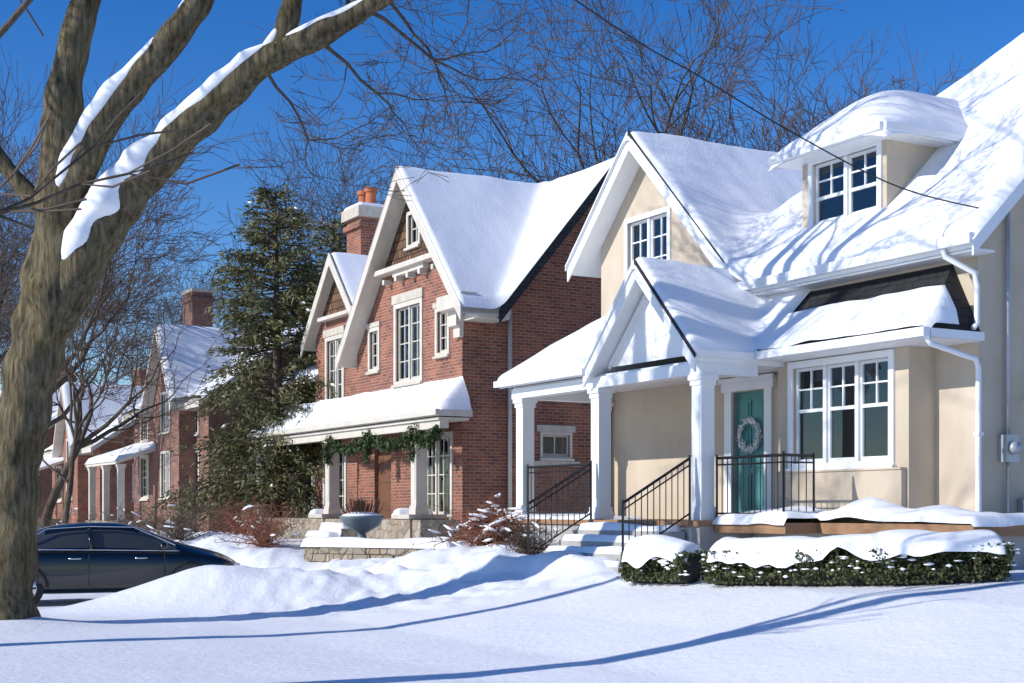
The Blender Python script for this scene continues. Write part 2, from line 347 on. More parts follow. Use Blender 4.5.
def hA(x,y):
    main=smin(smin(5.25+(y+.4)*.95,5.25+(x+2.2)*.95,.5),5.25+(8.4-y)*.95,.5)
    cr=smin(8.36-(x+2.86),8.36+(x+2.86),.35); return smax(main,cr,.6)
snow_field('roof_snow',H,[(-4.95,.32,-.48,8.4),(-2.2,5.16,-.48,8.4)],hA,.17,.13,.07,.04,1)
def hD(x,y):
    q=.79
    return smin(smin(smin(7.2+(x-.69)*q,7.2+(3.1-x)*q,.5),7.2+(y+.05)*q,.5),8.2,.4)
snow_field('dormer_snow',H,[(.64,3.2,-.14,3.2)],hD,.19,.14,.045,.03,2,dr=[(.64,3.2,-.14,5)])
def hB(x,y):
    z=smin(5.45-(x+.04)*1.04,5.45+(x+.04)*1.04,.2)
    if x<1.45: z=smax(z,3.94+(y+2.2)*.545-max(0,x-.5)*3,.25)
    if x>-.5 : z=smax(z,min(3.98+(y+1.0)*1.0,3.98+(XR+.1-x)*1.8),.2)
    return z
snow_field('porch_snow',H,[(-4.5,1.5,-2.27,.35),(1.4,XR+.04,-1.1,-.42)],hB,.15,.13,.05,.04,3,dr=[(-4.5,1.5,-2.27,2),(1.3,XR+.04,-1.1,-.42)])
c=MB()
def column(mb,x,y,z0,z1,w,k='white'):
    h=w/2; mb.box(x-h,x+h,y-h,y+h,z0+.2,z1-.16,k)
    mb.box(x-h-.035,x+h+.035,y-h-.035,y+h+.035,z0,z0+.12,k); mb.box(x-h-.02,x+h+.02,y-h-.02,y+h+.02,z0+.12,z0+.2,k)
    mb.box(x-h-.02,x+h+.02,y-h-.02,y+h+.02,z1-.16,z1-.08,k); mb.box(x-h-.045,x+h+.045,y-h-.045,y+h+.045,z1-.08,z1,k)
    for s_ in (-1,1): mb.box(x-h+.05,x+h-.05,y+s_*(h+.004)-.004,y+s_*(h+.004)+.004,z0+.35,z1-.3,k)
for x in (-4.0,-1.5,1.27): column(c,x,-1.92,1.45,3.618,.24)
column(c,-4.1,-.16,1.45,3.618,.2)
c.build('porch_columns',H)
f=MB()
f.box(-4.4,1.5,-2.15,-.01,.5,1.36,'concrete'); f.box(-4.45,1.52,-2.2,-.008,1.361,1.44,'wood')
f.box(1.53,3.1,-1.9,-.01,1.27,1.42,'wood'); f.box(3.101,5.9,-1.3,-.01,1.27,1.42,'wood'); f.box(1.55,5.8,-1.2,-.02,.5,1.268,'concrete')
for i in range(4): f.box(-1.4,1.2,-2.2-.3*(i+1),-2.2-.3*i-.001 if i else -2.202,.4,1.28-.17*i,'concrete')
f.build('porch_floor',H)
def hT(x,y):
    z=1.42+.08*max(0,noise.noise(Vector((x*1.3,y*1.3,5))))
    for (cx,cy,hh) in ((2.4,-1.1,.12),(3.7,-.85,.22),(4.9,-.8,.12)): z+=hh*math.exp(-((x-cx)/.45)**2-((y-cy)/.35)**2)
    return z
snow_field('terrace_snow',H,[(1.5,3.15,-1.95,-.0),(1.5,5.95,-1.35,-.0)],hT,.13,.2,.06,.05,8,dr=[(1.5,3.15,-1.95,.5),(1.5,5.95,-1.35,.5)])
for i in range(4):
    snow_field('step_snow',H,[(-1.38,1.18,-2.2-.3*(i+1),-2.2-.3*i)],lambda x,y,i=i:1.285-.17*i,.10,.1,.06,.03,i)
snow_field('porch_floor_snow',H,[(-4.4,-1.6,-2.2,-.9)],lambda x,y:1.44,.09,.3,.08,.05,4)
rl=MB()
rail(rl,(1.25,-2.15,1.45),(1.25,-3.35,.78)); rail(rl,(-1.45,-2.15,1.45),(-1.45,-3.35,.78))
rail(rl,(-3.85,-1.95,1.45),(-1.65,-1.95,1.45)); rail(rl,(1.45,-1.8,1.45),(2.95,-1.8,1.45)); rail(rl,(2.95,-1.8,1.45),(2.95,-1.25,1.45))
rl.build('iron_railings',H)
d=MB()
d.box(-.42,.42,.08,.12,1.47,3.55,'teal')
for (x0,x1) in ((-.33,-.04),(.04,.33)):
    for (z0,z1) in ((1.62,2.2),(2.3,2.95),(3.05,3.42)):
        d.box(x0,x1,.06,.079,z0,z1,'teal'); d.box(x0+.05,x1-.05,.045,.0595,z0+.05,z1-.05,'teal')
d.box(-.60,-.42,-.05,.1,1.46,3.56,'white'); d.box(.42,.60,-.05,.1,1.46,3.56,'white'); d.box(-.66,.66,-.07,.1,3.56,3.76,'white'); d.box(-.70,.70,-.11,-.071,3.70,3.78,'white')
d.box(-.42,.42,-.04,.08,1.44,1.469,'concrete'); d.tube([(.34,.03,2.4),(.34,-.0,2.4),(.34,-.02,2.4)],[.01,.025,.03],10,'chrome')
d.build('front_door',H)
wr=MB(); rng=random.Random(3)
for i in range(420):
    a=rng.random()*6.283; rr=.24+rng.gauss(0,.022); q=Vector((rr*math.cos(a),-.01+rng.gauss(0,.018),2.82+rr*math.sin(a)))
    dd=Vector((-math.sin(a)+rng.gauss(0,.6),rng.gauss(0,.4),math.cos(a)+rng.gauss(0,.6))).normalized()*.06
    wr.bar(q,q+dd,.007,'snow' if rng.random()<.45 else 'curtain',3)
wr.build('door_wreath',H)
p=MB()
def pipe(pts,r_=.04,k='white'): p.tube(pts,[r_]*len(pts),8,k,True,True)
pipe([(4.6,-.46,5.12),(4.62,-.44,5.0),(4.84,-.12,4.78),(4.87,-.1,4.6),(4.87,-.1,4.1),(4.9,-.2,4.03)])
pipe([(4.86,-1.05,3.9),(4.86,-.95,3.78),(4.87,-.12,3.62),(4.86,-.06,3.5),(4.86,-.06,.75),(4.95,-.25,.66)])
pipe([(4.86,.5,5.9),(4.86,.5,4.2),(4.86,.5,2.6)],.03,'grey'); p.box(4.81,4.95,.38,.62,2.25,2.62,'grey'); p.tube([(4.95,.5,2.44),(5.03,.5,2.44)],[.09,.085],16,'grey'); pipe([(4.86,.5,2.25),(4.86,.5,.8)],.02,'grey')
p.box(4.81,4.98,.75,.98,1.2,1.75,'grey'); pipe([(4.86,.2,5.55),(5.0,.1,5.62),(5.05,.05,5.5)],.015,'iron')
for z in (1.3,2.6): p.box(4.81,4.91,-.11,-.01,z,z+.04,'white')
p.build('downspouts_and_meter',H)
# ================================================================== BRICK HOUSE
B=house_empty('brick_house')
w=MB()
wall(w,('y',0),[(-16.0,.5),(-10.1,.5),(-10.1,6.75),(-10.7,7.45),(-14.4,7.45),(-16.0,5.65)],[(-13.57,-12.22,4.76,6.55),(-15.15,-14.65,5.2,6.15),(-11.32,-10.8,5.25,6.2),(-12.25,-10.65,1.5,3.3),(-14.9,-13.9,1.4,3.45)],'brick')
wall(w,('y',-.02),[(-10.55,7.45),(-14.55,7.45),(-12.55,9.6)],[(-12.83,-12.27,8.0,8.72)],'shingle_wall')
wall(w,('y',.3),[(-19.6,.5),(-16.0,.5),(-16.0,6.3),(-17.85,8.3),(-19.6,6.45)],[(-18.75,-17.65,4.6,6.3),(-18.9,-17.5,1.5,3.3)],'brick')
wall(w,('y',.28),[(-19.3,6.96),(-16.35,6.96),(-17.85,8.35)],[],'shingle_wall')
wall(w,('y',.6),[(-21.8,.5),(-19.6,.5),(-19.6,5.5),(-21.8,5.5)],[(-21.2,-20.2,1.5,3.2),(-21.1,-20.3,4.2,5.2)],'brick')
w.face([(-16.0,0,.5),(-16.0,.3,.5),(-16.0,.3,6),(-16.0,0,5.6)],'brick')
wall(w,('x',-10.1),[(0,.5),(7.4,.5),(7.4,5.3),(3.7,9.55),(1.1,6.5),(0,6.72)],[(2.1,2.85,2.85,3.36)],'brick')
wall(w,('x-',-19.6),[(.3,.5),(7.4,.5),(7.4,5.3),(3.7,9.5),(.3,6)],[],'brick'); wall(w,('y',7.4),[(-21.8,.5),(-10.1,.5),(-10.1,5.4),(-21.8,5.4)],[],'brick')
wall(w,('x-',-21.8),[(.6,.5),(7.4,.5),(7.4,5.4),(.6,5.4)],[],'brick')
w.build('walls',B)
t=MB()
window(t,('y',0),-13.57,-12.22,4.76,6.55,units=2,cols=2,rows=4,split=0,cas=.12,k='cream',head=.22,headk='stone')
window(t,('y',0),-15.15,-14.65,5.2,6.15,cols=2,rows=3,split=0,cas=.1,k='cream',head=.12,headk='stone')
window(t,('y',0),-11.32,-10.8,5.25,6.2,cols=2,rows=3,split=0,cas=.1,k='cream',head=.12,headk='stone')
window(t,('y',0),-12.25,-10.65,1.5,3.3,units=2,cols=3,rows=4,split=0,cas=.1,k='cream',curt=.2)
window(t,('y',-.02),-12.83,-12.27,8.0,8.72,cols=2,rows=2,split=0,cas=.09,k='cream')
window(t,('y',.3),-18.75,-17.65,4.6,6.3,units=2,cols=2,rows=4,split=0,cas=.12,k='cream',head=.2,headk='stone')
window(t,('y',.3),-18.9,-17.5,1.5,3.3,units=2,cols=2,rows=4,split=0,cas=.12,k='cream')
window(t,('y',.6),-21.2,-20.2,1.5,3.2,units=2,cols=2,rows=4,split=0,cas=.1,k='cream'); window(t,('y',.6),-21.1,-20.3,4.2,5.2,cols=2,rows=3,split=0,cas=.1,k='cream')
window(t,('x',-10.1),2.1,2.85,2.85,3.36,cols=2,rows=1,split=0,cas=.06,k='cream',head=.0)
pbox(t,('x',-10.1),1.85,3.1,2.62,2.74,.0,.08,'stone'); pbox(t,('x',-10.1),1.95,3.0,3.425,3.58,.0,.03,'stone')
pbox(t,('y',0),-14.9,-13.9,1.4,3.45,-.14,-.1,'brownwood')
for zz in (1.6,2.3): pbox(t,('y',0),-14.75,-14.05,zz,zz+.55,-.1,-.08,'brownwood')
t.box(-14.25,-10.85,-.32,-.03,7.42,7.54,'cream'); t.box(-13.4,-11.7,-.20,-.025,7.3,7.419,'cream')
for x in (-13.9,-13.2,-12.55,-11.9,-11.2): t.box(x-.06,x+.06,-.22,-.001,7.18,7.299,'cream')
t.box(-18.9,-16.8,.05,.279,6.85,6.95,'cream')
t.box(-10.6,-9.42,-.40,0.0,6.1,6.42,'cream'); t.box(-10.45,-10.02,-.2,0.0,5.75,6.099,'cream'); t.box(-10.35,-10.04,-.1,0.0,5.5,5.749,'cream')
t.box(-10.09,-9.34,.001,.8,5.86,6.0,'cream'); t.box(-9.42,-9.30,-.42,.8,5.95,6.12,'cream')
t.tube([(-10.0,1.18,6.2),(-10.0,1.18,.9)],[.05,.05],8,'cream')
t.build('windows_and_trim',B)
r=MB()
r.slab([(-16.3,-.45,5.56),(-12.55,-.45,9.8),(-12.55,3.7,9.8),(-16.3,3.7,5.56)],.22,'cream')
r.slab([(-12.55,-.45,9.8),(-9.3,-.45,6.13),(-9.3,.56,6.13),(-12.55,3.66,9.8)],.22,'cream')
r.slab([(-19.9,.5,6.07),(-9.3,.5,6.07),(-9.3,3.7,9.85),(-19.9,3.7,9.85)],.2,'shingle')
r.slab([(-19.9,3.7,9.85),(-9.3,3.7,9.85),(-9.3,7.8,5.0),(-19.9,7.8,5.0)],.2,'shingle')
gab(r,-17.85,8.6,-19.9,-15.6,1.1,1.1,0,3.0,.2,'cream')
rakeboard(r,-.49,-.45,(-16.34,5.53),(-12.55,9.82),.36,'cream'); rakeboard(r,-.49,-.45,(-12.55,9.82),(-9.26,6.1),.36,'cream')
rakeboard(r,-.04,0,(-19.94,6.3),(-17.85,8.62),.34,'cream'); rakeboard(r,-.04,0,(-17.85,8.62),(-15.9,6.47),.34,'cream')
rakeboard_x(r,-9.3,-9.26,(.5,6.05),(3.7,9.87),.3,'shingle')  # rake board given the near-black shingle colour to imitate its shadow
r.slab([(-22.1,.2,5.4),(-19.4,.2,5.4),(-19.4,3.0,7.3),(-21.0,3.0,7.3)],.15,'cream'); r.slab([(-22.1,.2,5.4),(-21.0,3.0,7.3),(-22.1,7.6,5.4)],.15,'cream')
XP=-9.7
r.slab([(-22.0,-.8,3.82),(XP,-.8,3.82),(-10.1,0,4.5),(-22.0,0,4.5)],.14,'cream'); r.slab([(XP,-.8,3.82),(XP,.05,3.82),(-10.1,.0,4.5)],.14,'cream')
r.slab([(-22.0,.001,4.5),(-16.1,.001,4.5),(-16.1,.6,4.7),(-22,.6,4.7)],.1,'cream')
r.box(-22.0,XP-.05,-.78,-.01,3.6,3.66,'cream'); r.box(-22.05,XP+.05,-.9,-.802,3.7,3.83,'cream'); r.box(-21.8,XP-.1,-.72,-.5,3.42,3.598,'cream')
for x in (-11.05,-16.2,-21.5): column(r,x,-.62,1.5,3.42,.28,'cream')
for x in (-11.05,-16.2,-21.5): r.box(x-.42,x+.42,-1.05,-.2,.4,1.4,'fieldstone'); r.box(x-.47,x+.47,-1.1,-.15,1.401,1.5,'stone')
r.box(-21.9,-10.2,-1.0,-.01,.4,1.38,'fieldstone'); r.box(-14.9,-13.5,-1.5,-1.06,.4,1.15,'fieldstone'); r.box(-14.9,-13.5,-1.9,-1.501,.4,.95,'fieldstone')
r.build('roof_and_porch',B)
def hC(x,y):
    big=smin(9.8-(x+12.55)*1.13,9.8+(x+12.55)*1.13,.3)
    if x<-16.42: big=-9
    main=smin(9.85-(3.7-y)*1.18,9.85-(y-3.7)*1.18,.4)
    sm=smin(8.6-(x+17.85)*1.1,8.6+(x+17.85)*1.1,.3) if y>-.06 else 0
    return smax(smax(big,main,.3),sm,.2)
snow_field('roof_snow',B,[(-16.35,-9.26,-.5,7.8),(-19.95,-9.26,0,7.8)],hC,.11,.1,.075,.03,11)
snow_field('porch_snow',B,[(-22.05,XP+.03,-.85,0)],lambda x,y:min(3.82+(y+.8)*.85,3.82+(XP+.05-x)*1.6),.12,.13,.07,.035,12,dr=[(-22.05,XP+.03,-.85,2)])
snow_field('wing_snow',B,[(-22.15,-19.4,.15,3)],lambda x,y:min(5.4+(y-.2)*.68,5.4+(x+22.1)*1.7),.16,.15,.1,.03,13)
for x in (-11.05,-16.2,-21.5): snow_field('pier_snow',B,[(x-.47,x-.15,-1.1,-.15)],lambda x,y:1.5,.14,.15,.05,.02,int(-x))
snow_field('step_snow',B,[(-14.9,-13.5,-1.9,-1.06)],lambda x,y:1.16 if y>-1.5 else .96,.12,.12,.06,.03,5)
ch=MB(); ch.box(-19.5,-18.5,1.2,2.05,5,9.85,'brick'); ch.box(-19.58,-18.42,1.12,2.13,9.55,9.7,'brick'); ch.box(-19.62,-18.38,1.08,2.17,9.851,10.15,'stone')
for x in (-19.25,-18.75): ch.cyl((x,1.62),.17,10.15,10.7,'clay',16,.14); ch.cyl((x,1.62),.19,10.62,10.74,'clay',16)
ch.build('chimney',B)
snow_field('chimney_snow',B,[(-19.6,-18.4,1.1,2.15)],lambda x,y:10.15,.12,.12,.06,.02,9)
ga=MB(); rng=random.Random(8)
def garl(p0,p1,sag,n,rad):
    for i in range(n):
        tt=rng.random(); q=Vector(p0).lerp(Vector(p1),tt); q.z-=sag*4*tt*(1-tt)
        q+=Vector((rng.gauss(0,rad),rng.gauss(0,rad),rng.gauss(0,rad)))
        dd=Vector((rng.gauss(0,1),rng.gauss(0,1),rng.gauss(0,1))).normalized(); e=dd.cross(Vector((.3,.5,.8))).normalized()*.025; dd*=.1
        ga.face([q-e,q+e,q+dd+e*.4,q+dd-e*.4],'garland')
for x0,x1 in ((-16.1,-13.6),(-13.6,-11.1),(-11.0,-9.9)): garl((x0,-.72,3.42),(x1,-.72,3.42),.3,1800,.055)
for x in (-16.1,-13.6,-11.05): garl((x,-.78,3.4),(x,-.78,2.8),0,400,.055)
ga.build('christmas_garland',B)
# ================================================================== FAR HOUSES
def far_house(name,a0,a1,b0,b1,zb,ze,zr,brick,gable=None,chim=None,seed=1,porch=True):
    E=house_empty(name); w=MB(); holes=[]; n=max(2,int((a1-a0)/2.6))
    for i in range(n):
        c_=a0+(a1-a0)*(i+.5)/n
        holes.append((c_-.5,c_+.5,zb+1.2,zb+2.7)); 
        if ze-zb>4.5: holes.append((c_-.45,c_+.45,zb+3.4,zb+4.6))
    wall(w,('y',b0),[(a0,.4),(a1,.4),(a1,ze),(a0,ze)],holes,brick)
    bm=(b0+b1)/2
    hs=[(b0+1.5,b0+2.5,zb+1.2,zb+2.6)]+([(b0+1.5,b0+2.5,zb+3.4,zb+4.6)] if ze-zb>4.5 else [])
    wall(w,('x',a1),[(b0,.4),(b1,.4),(b1,ze),(bm,zr-.2),(b0,ze)],hs,brick); wall(w,('x-',a0),[(b0,.4),(b1,.4),(b1,ze),(bm,zr-.2),(b0,ze)],[],brick)
    wall(w,('y',b1),[(a0,.4),(a1,.4),(a1,ze),(a0,ze)],[],brick)
    for (p,q,r_,s_) in holes: window(w,('y',b0),p,q,r_,s_,units=1,cols=3,rows=3,split=.5,lower=(3,2),k='cream',cas=.12)
    for (p,q,r_,s_) in hs: window(w,('x',a1),p,q,r_,s_,units=1,cols=3,rows=3,split=.5,lower=(3,2),k='cream',cas=.12)
    o=.5; sl=(zr-ze)/(bm-b0); e=ze-o*sl
    w.slab([(a0-o,b0-o,e),(a1+o,b0-o,e),(a1+o,bm,zr),(a0-o,bm,zr)],.2,'cream'); w.slab([(a0-o,bm,zr),(a1+o,bm,zr),(a1+o,b1+o,e),(a0-o,b1+o,e)],.2,'cream')
    rects=[(a0-o,a1+o,b0-o,b1+o)]
    if gable:
        gc,gw,gp=gable; zt=gp; zl=ze-.4
        s2=(zt-zl)/(gw/2+.3)
        gab(w,gc,zt,gc-gw/2-.3,gc+gw/2+.3,s2,s2,b0-o-.5,bm,.2,'cream')
        wall(w,('y',b0-.6),[(gc-gw/2,.4),(gc+gw/2,.4),(gc+gw/2,ze-.1),(gc,zt-.25),(gc-gw/2,ze-.1)],[(gc-.5,gc+.5,zb+1.2,zb+2.7),(gc-.5,gc+.5,ze-1.2,ze+.1)],brick)
        for s_ in (-1,1): w.face([(gc+s_*gw/2,b0-.6,.4),(gc+s_*gw/2,b0,.4),(gc+s_*gw/2,b0,ze),(gc+s_*gw/2,b0-.6,ze-.1)],brick)
        window(w,('y',b0-.6),gc-.5,gc+.5,zb+1.2,zb+2.7,units=2,cols=2,rows=3,split=0,k='cream'); window(w,('y',b0-.6),gc-.5,gc+.5,ze-1.2,ze+.1,units=2,cols=2,rows=3,split=0,k='cream')
        rects.append((gc-gw/2-.3,gc+gw/2+.3,b0-o-.5,bm))
    if porch:
        pa,pb=a0+.5,a0+(a1-a0)*.55
        w.slab([(pa,b0-2.0,zb+2.5),(pb,b0-2.0,zb+2.5),(pb,b0-.01,zb+3.2),(pa,b0-.01,zb+3.2)],.15,'cream')
        for x in (pa+.2,(pa+pb)/2,pb-.2): column(w,x,b0-1.8,zb,zb+2.35,.22,'cream')
        w.box(pa,pb,b0-2,b0-.7,.4,zb+.3,'fieldstone')
        snow_field('porch_snow',E,[(pa-.05,pb+.05,b0-2.05,b0)],lambda x,y:zb+2.5+(y-b0+2)*.35,.15,.2,.15,.03,seed)
    if chim:
        cx,cy,cz=chim; w.box(cx-.6,cx+.6,cy-.4,cy+.4,ze,cz,brick); w.box(cx-.68,cx+.68,cy-.47,cy+.47,cz-.35,cz-.2,brick); w.box(cx-.66,cx+.66,cy-.45,cy+.45,cz+.001,cz+.12,'stone')
    w.build('house_body',E)
    def h(x,y):
        z=smin(ze+(y-b0)*sl,ze+(b1-y)*sl,.4)
        if gable and abs(x-gc)<=gw/2+.45 and y<=bm: z=smax(z,smin(zt-(x-gc)*s2,zt+(x-gc)*s2,.3),.3)
        return z
    snow_field('roof_snow',E,rects,h,.16,.16,.12,.04,seed)
    return E
far_house('brick_house',-38,-28.5,0,8,.9,5.6,8.4,'brick2',gable=(-31.5,3.2,8.1),chim=(-35.8,1.9,10.0),seed=21)
far_house('brick_house',-53,-43.5,0,8,.9,4.6,7.3,'brick',gable=(-46.5,3.0,7.2),chim=(-51,4,8.4),seed=31)
far_house('brick_house',-70,-58,0,8,.9,5.4,8.4,'brick2',gable=(-62,3.6,8.0),chim=(-68,4,9.6),seed=41)
far_house('brick_house',-88,-75,0,8,.9,5.4,8.6,'brick',seed=51)
# ================================================================== TREES
def grow(mb,p,d,L,r,depth,rng,maxd,k,up=.10,wig=.16,L0=None,rmin=.008):
    n=5 if depth==0 else (4 if depth<3 else (3 if depth<maxd else 2))
    pts=[p.copy()];rad=[r]; ds=[]; LL=L0 if L0 else L; wg=wig*(.35 if L0 else 1)
    for i in range(n):
        d=(d+Vector((rng.gauss(0,wg),rng.gauss(0,wg),rng.gauss(0,wg)+up*(.4 if depth else 0)))).normalized()
        p=p+d*(LL/n); pts.append(p.copy()); ds.append(d); rad.append(max(rmin,r*(1-.42*(i+1)/n)))
    if depth==0: rad[0]*=1.35
    sides=12 if depth==0 else (8 if depth==1 else (5 if depth<4 else 3))
    mb.tube(pts,rad,sides,k if depth<4 else 'twig',False)
    if depth>=maxd: return
    def child(base,dd,ang,Lc,rc):
        ax=Vector((rng.gauss(0,1),rng.gauss(0,1),rng.gauss(0,1))).cross(dd)
        if ax.length<1e-3: return
        ax.normalize(); nd=(Matrix.Rotation(ang,3,ax)@dd)
        if nd.z<-.1: nd.z*=.3
        grow(mb,base,nd,Lc,rc,depth+1,rng,maxd,k,up,wig,None,rmin)
    for q in range(2 if depth else 4): child(p,ds[-1],rng.uniform(.25,.6),L*rng.uniform(.68,.88),rad[-1]*rng.uniform(.72,.92))
    for q in range((2 if rng.random()<.7 else 1) if depth else 1):
        i=rng.randint(max(1,n//2),n); 
        child(pts[i],ds[i-1],rng.uniform(.6,1.05),L*rng.uniform(.5,.72),rad[i]*rng.uniform(.4,.6))
def tree_mesh(seed,L,r,maxd,k='bark2',up=.10,L0=6,rmin=.009):
    mb=MB(); grow(mb,Vector((0,0,-.3)),Vector((0,0,1)),L,r,0,random.Random(seed),maxd,k,up,.16,L0,rmin)
    o=mb.build('bare_tree'); return o
def place(o,X,Y,rz,s,name='bare_tree',first=False):
    if not first: o=bpy.data.objects.new(name,o.data); S.collection.objects.link(o)
    o.location=(X,Y,g(X,Y)); o.rotation_euler=(0,0,rz); o.scale=(s,s,s); return o
T1=tree_mesh(5,4.8,.32,6,up=.14,L0=6.5,rmin=.010); T2=tree_mesh(12,4.4,.28,6,up=.18,L0=6,rmin=.010); T3=tree_mesh(33,4.0,.26,6,up=.10,L0=5.2,rmin=.010)
place(T1,6.0,49,0,1.1,first=True); place(T2,11.5,50,1,1.05,first=True); place(T3,-17.6,50,2,1.0,first=True)
for (t_,X,Y,rz,s) in [(T2,-20.5,54,.4,1.1),(T1,-11.0,64,2.2,1.0),(T3,19,60,1.3,1.1),(T1,-25,64,4.0,1.1),(T3,-30,76,1,1.2),
  (T1,-36,88,2,1.2),(T3,-20,92,3.5,1.1),(T2,-45,112,4.4,1.4),(T3,-33,112,2.4,1.4)]:
    place(t_,X,Y,rz,s)
# tall trees standing left of the picture: their shadows cross the lawn and the stucco house
T4=tree_mesh(51,4.0,.22,4,up=.12,L0=9.0,rmin=.012); place(T4,-6.6,10.9,1,1.0,first=True)
T5=tree_mesh(64,3.2,.20,4,up=.10,L0=8.2,rmin=.014); place(T5,-10.2,14.9,1,1.0,first=True)
def slim(seed,X,Y,lean,L0,r,md=4):
    mb=MB(); grow(mb,Vector((0,0,-.2)),Vector(lean).normalized(),2.6,r,0,random.Random(seed),md,'bark2',.1,.2,L0,.010)
    o=mb.build('bare_tree'); o.location=(X,Y,g(X,Y))
slim(3,-14.3,43,(.15,0,1),3.4,.17); slim(8,-12.6,40,(-.1,.1,1),3.4,.11,3)
# ---- hero maple
def catmull(P,Rr,n=6):
    o=[];q=[]
    for i in range(len(P)-1):
        p0=P[max(i-1,0)];p1=P[i];p2=P[i+1];p3=P[min(i+2,len(P)-1)]
        for j in range(n):
            t=j/n; o.append(.5*((2*p1)+(-p0+p2)*t+(2*p0-5*p1+4*p2-p3)*t*t+(-p0+3*p1-3*p2+p3)*t**3)); q.append(Rr[i]+(Rr[i+1]-Rr[i])*t)
    o.append(P[-1]);q.append(Rr[-1]); return o,q
mp=empty('maple_tree'); tk=MB(); sn=MB(); tw=MB()
def limb(pts,snow=None,n=18):
    P=[Vector(p[:3]) for p in pts]; Rr=[p[3] for p in pts]; P,Rr=catmull(P,Rr,12)
    tk.tube(P,Rr,n,'bark',True,True,.24)
    if snow:
        N=len(P)-1
        for (a,b_,wd,side) in snow:
            i0=int(a*N);i1=int(b_*N); sp=[];sr=[]
            for i in range(i0,i1+1):
                d=(P[min(i+1,N)]-P[max(i-1,0)]).normalized(); up=Vector((0,side,1)); up=(up-d*up.dot(d)).normalized()
                t=(i-i0)/max(1,i1-i0); pr=math.sin(math.pi*min(1,max(0,t)))**.4
                f=wd*(1+.45*noise.noise(P[i]*2.6)); sp.append(P[i]+up*Rr[i]*(1.05-f*.62)); sr.append(max(.005,Rr[i]*f*pr))
            sn.tube(sp,sr,14,'snow',True,True,.35)
    return P,Rr
Y0=19.4
limb([(-7.0,Y0,-.25,.68),(-6.93,Y0,.15,.43),(-6.85,Y0,.92,.345),(-6.74,Y0,2.42,.33),(-6.50,Y0,3.79,.35),(-6.28,Y0,4.6,.40),(-6.18,Y0,5.29,.36),(-6.15,Y0,6.1,.29),(-6.17,Y0+.1,7.06,.25),(-6.05,Y0+.2,8.0,.21),(-5.8,Y0+.3,9.1,.18),(-5.9,Y0+.3,10.6,.14)],n=30)
P2,_=limb([(-6.22,Y0,5.2,.22),(-6.0,Y0-.08,5.97,.24),(-5.56,Y0-.15,6.79,.225),(-4.95,Y0-.2,7.54,.20),(-4.3,Y0-.2,8.36,.18),(-3.8,Y0-.1,9.25,.14),(-3.3,Y0,10.4,.1)],snow=[(.10,.60,.66,-.45),(.64,.95,.5,-.2)])
P3,_=limb([(-6.35,Y0,4.0,.26),(-5.9,Y0-.05,4.85,.33),(-5.49,Y0-.1,5.56,.32),(-4.81,Y0-.2,6.31,.28),(-4.06,Y0-.3,7.0,.24),(-3.3,Y0-.4,7.61,.20),(-2.62,Y0-.5,7.88,.165),(-1.94,Y0-.6,8.22,.13),(-1.26,Y0-.7,8.7,.10),(-.5,Y0-.7,9.5,.07)],snow=[(.10,.40,.92,-.65),(.34,.60,.66,-.45),(.60,.85,.6,-.3)])
P4,_=limb([(-3.25,Y0-.4,7.6,.15),(-3.0,Y0-.4,8.1,.14),(-2.9,Y0-.3,8.8,.12),(-2.7,Y0-.2,9.8,.09)],snow=[(.0,.3,.6,-.3)])
limb([(-6.3,Y0,5.6,.13),(-6.9,Y0-.1,6.3,.11),(-7.4,Y0-.2,7.3,.08),(-7.6,Y0-.3,8.6,.05)])
rng=random.Random(77)
def sub(pt,d,L,r,md=4): grow(tw,Vector(pt),Vector(d).normalized(),L,r,1,rng,md,'bark2',.03,.2,None,.0045)
for pt,d,L,r,md in [((-5.8,Y0+.3,9.1),(.3,.2,1),1.8,.08,5),((-3.8,Y0-.1,9.25),(.5,-.2,.8),1.8,.07,5),((-2.9,Y0-.3,8.8),(.5,.3,.6),1.7,.06,5),((-1.26,Y0-.7,8.7),(.8,0,.3),1.5,.05,5),
   ((-1.94,Y0-.6,8.22),(.6,.2,-.25),1.1,.03,5),((-2.62,Y0-.5,7.88),(.5,.2,-.5),1.1,.03,5),((-1.5,Y0-.6,8.5),(.3,.3,.8),1.5,.04,5),((-4.0,Y0-.2,8.9),(-.2,.3,1),1.5,.06,5),((-.9,Y0-.7,9.1),(.9,.1,-.5),1.3,.035,5),
   ((-5.9,Y0+.3,10.4),(-.4,.2,1),2,.08,5),((-7.5,Y0-.2,8),(-.4,.2,.8),1.5,.05,4),((-2.3,Y0-.5,8.05),(.2,.5,.9),1.3,.04,5),((-3.3,Y0,10.4),(.4,.1,.8),1.8,.06,5),((-2.7,Y0-.2,9.8),(.4,.1,.8),1.7,.06,5),
   ((-3.3,Y0-.4,7.5),(.5,.3,-.6),1.1,.025,5),((-2.2,Y0-.5,8.2),(.6,-.2,.5),1.2,.03,5),((-1.6,Y0-.6,8.3),(.7,.4,-.7),1.0,.025,5)]:
    sub(pt,d,L,r,md)
tk.build('trunk_and_limbs',mp); sn.build('limb_snow',mp); tw.build('twigs',mp)
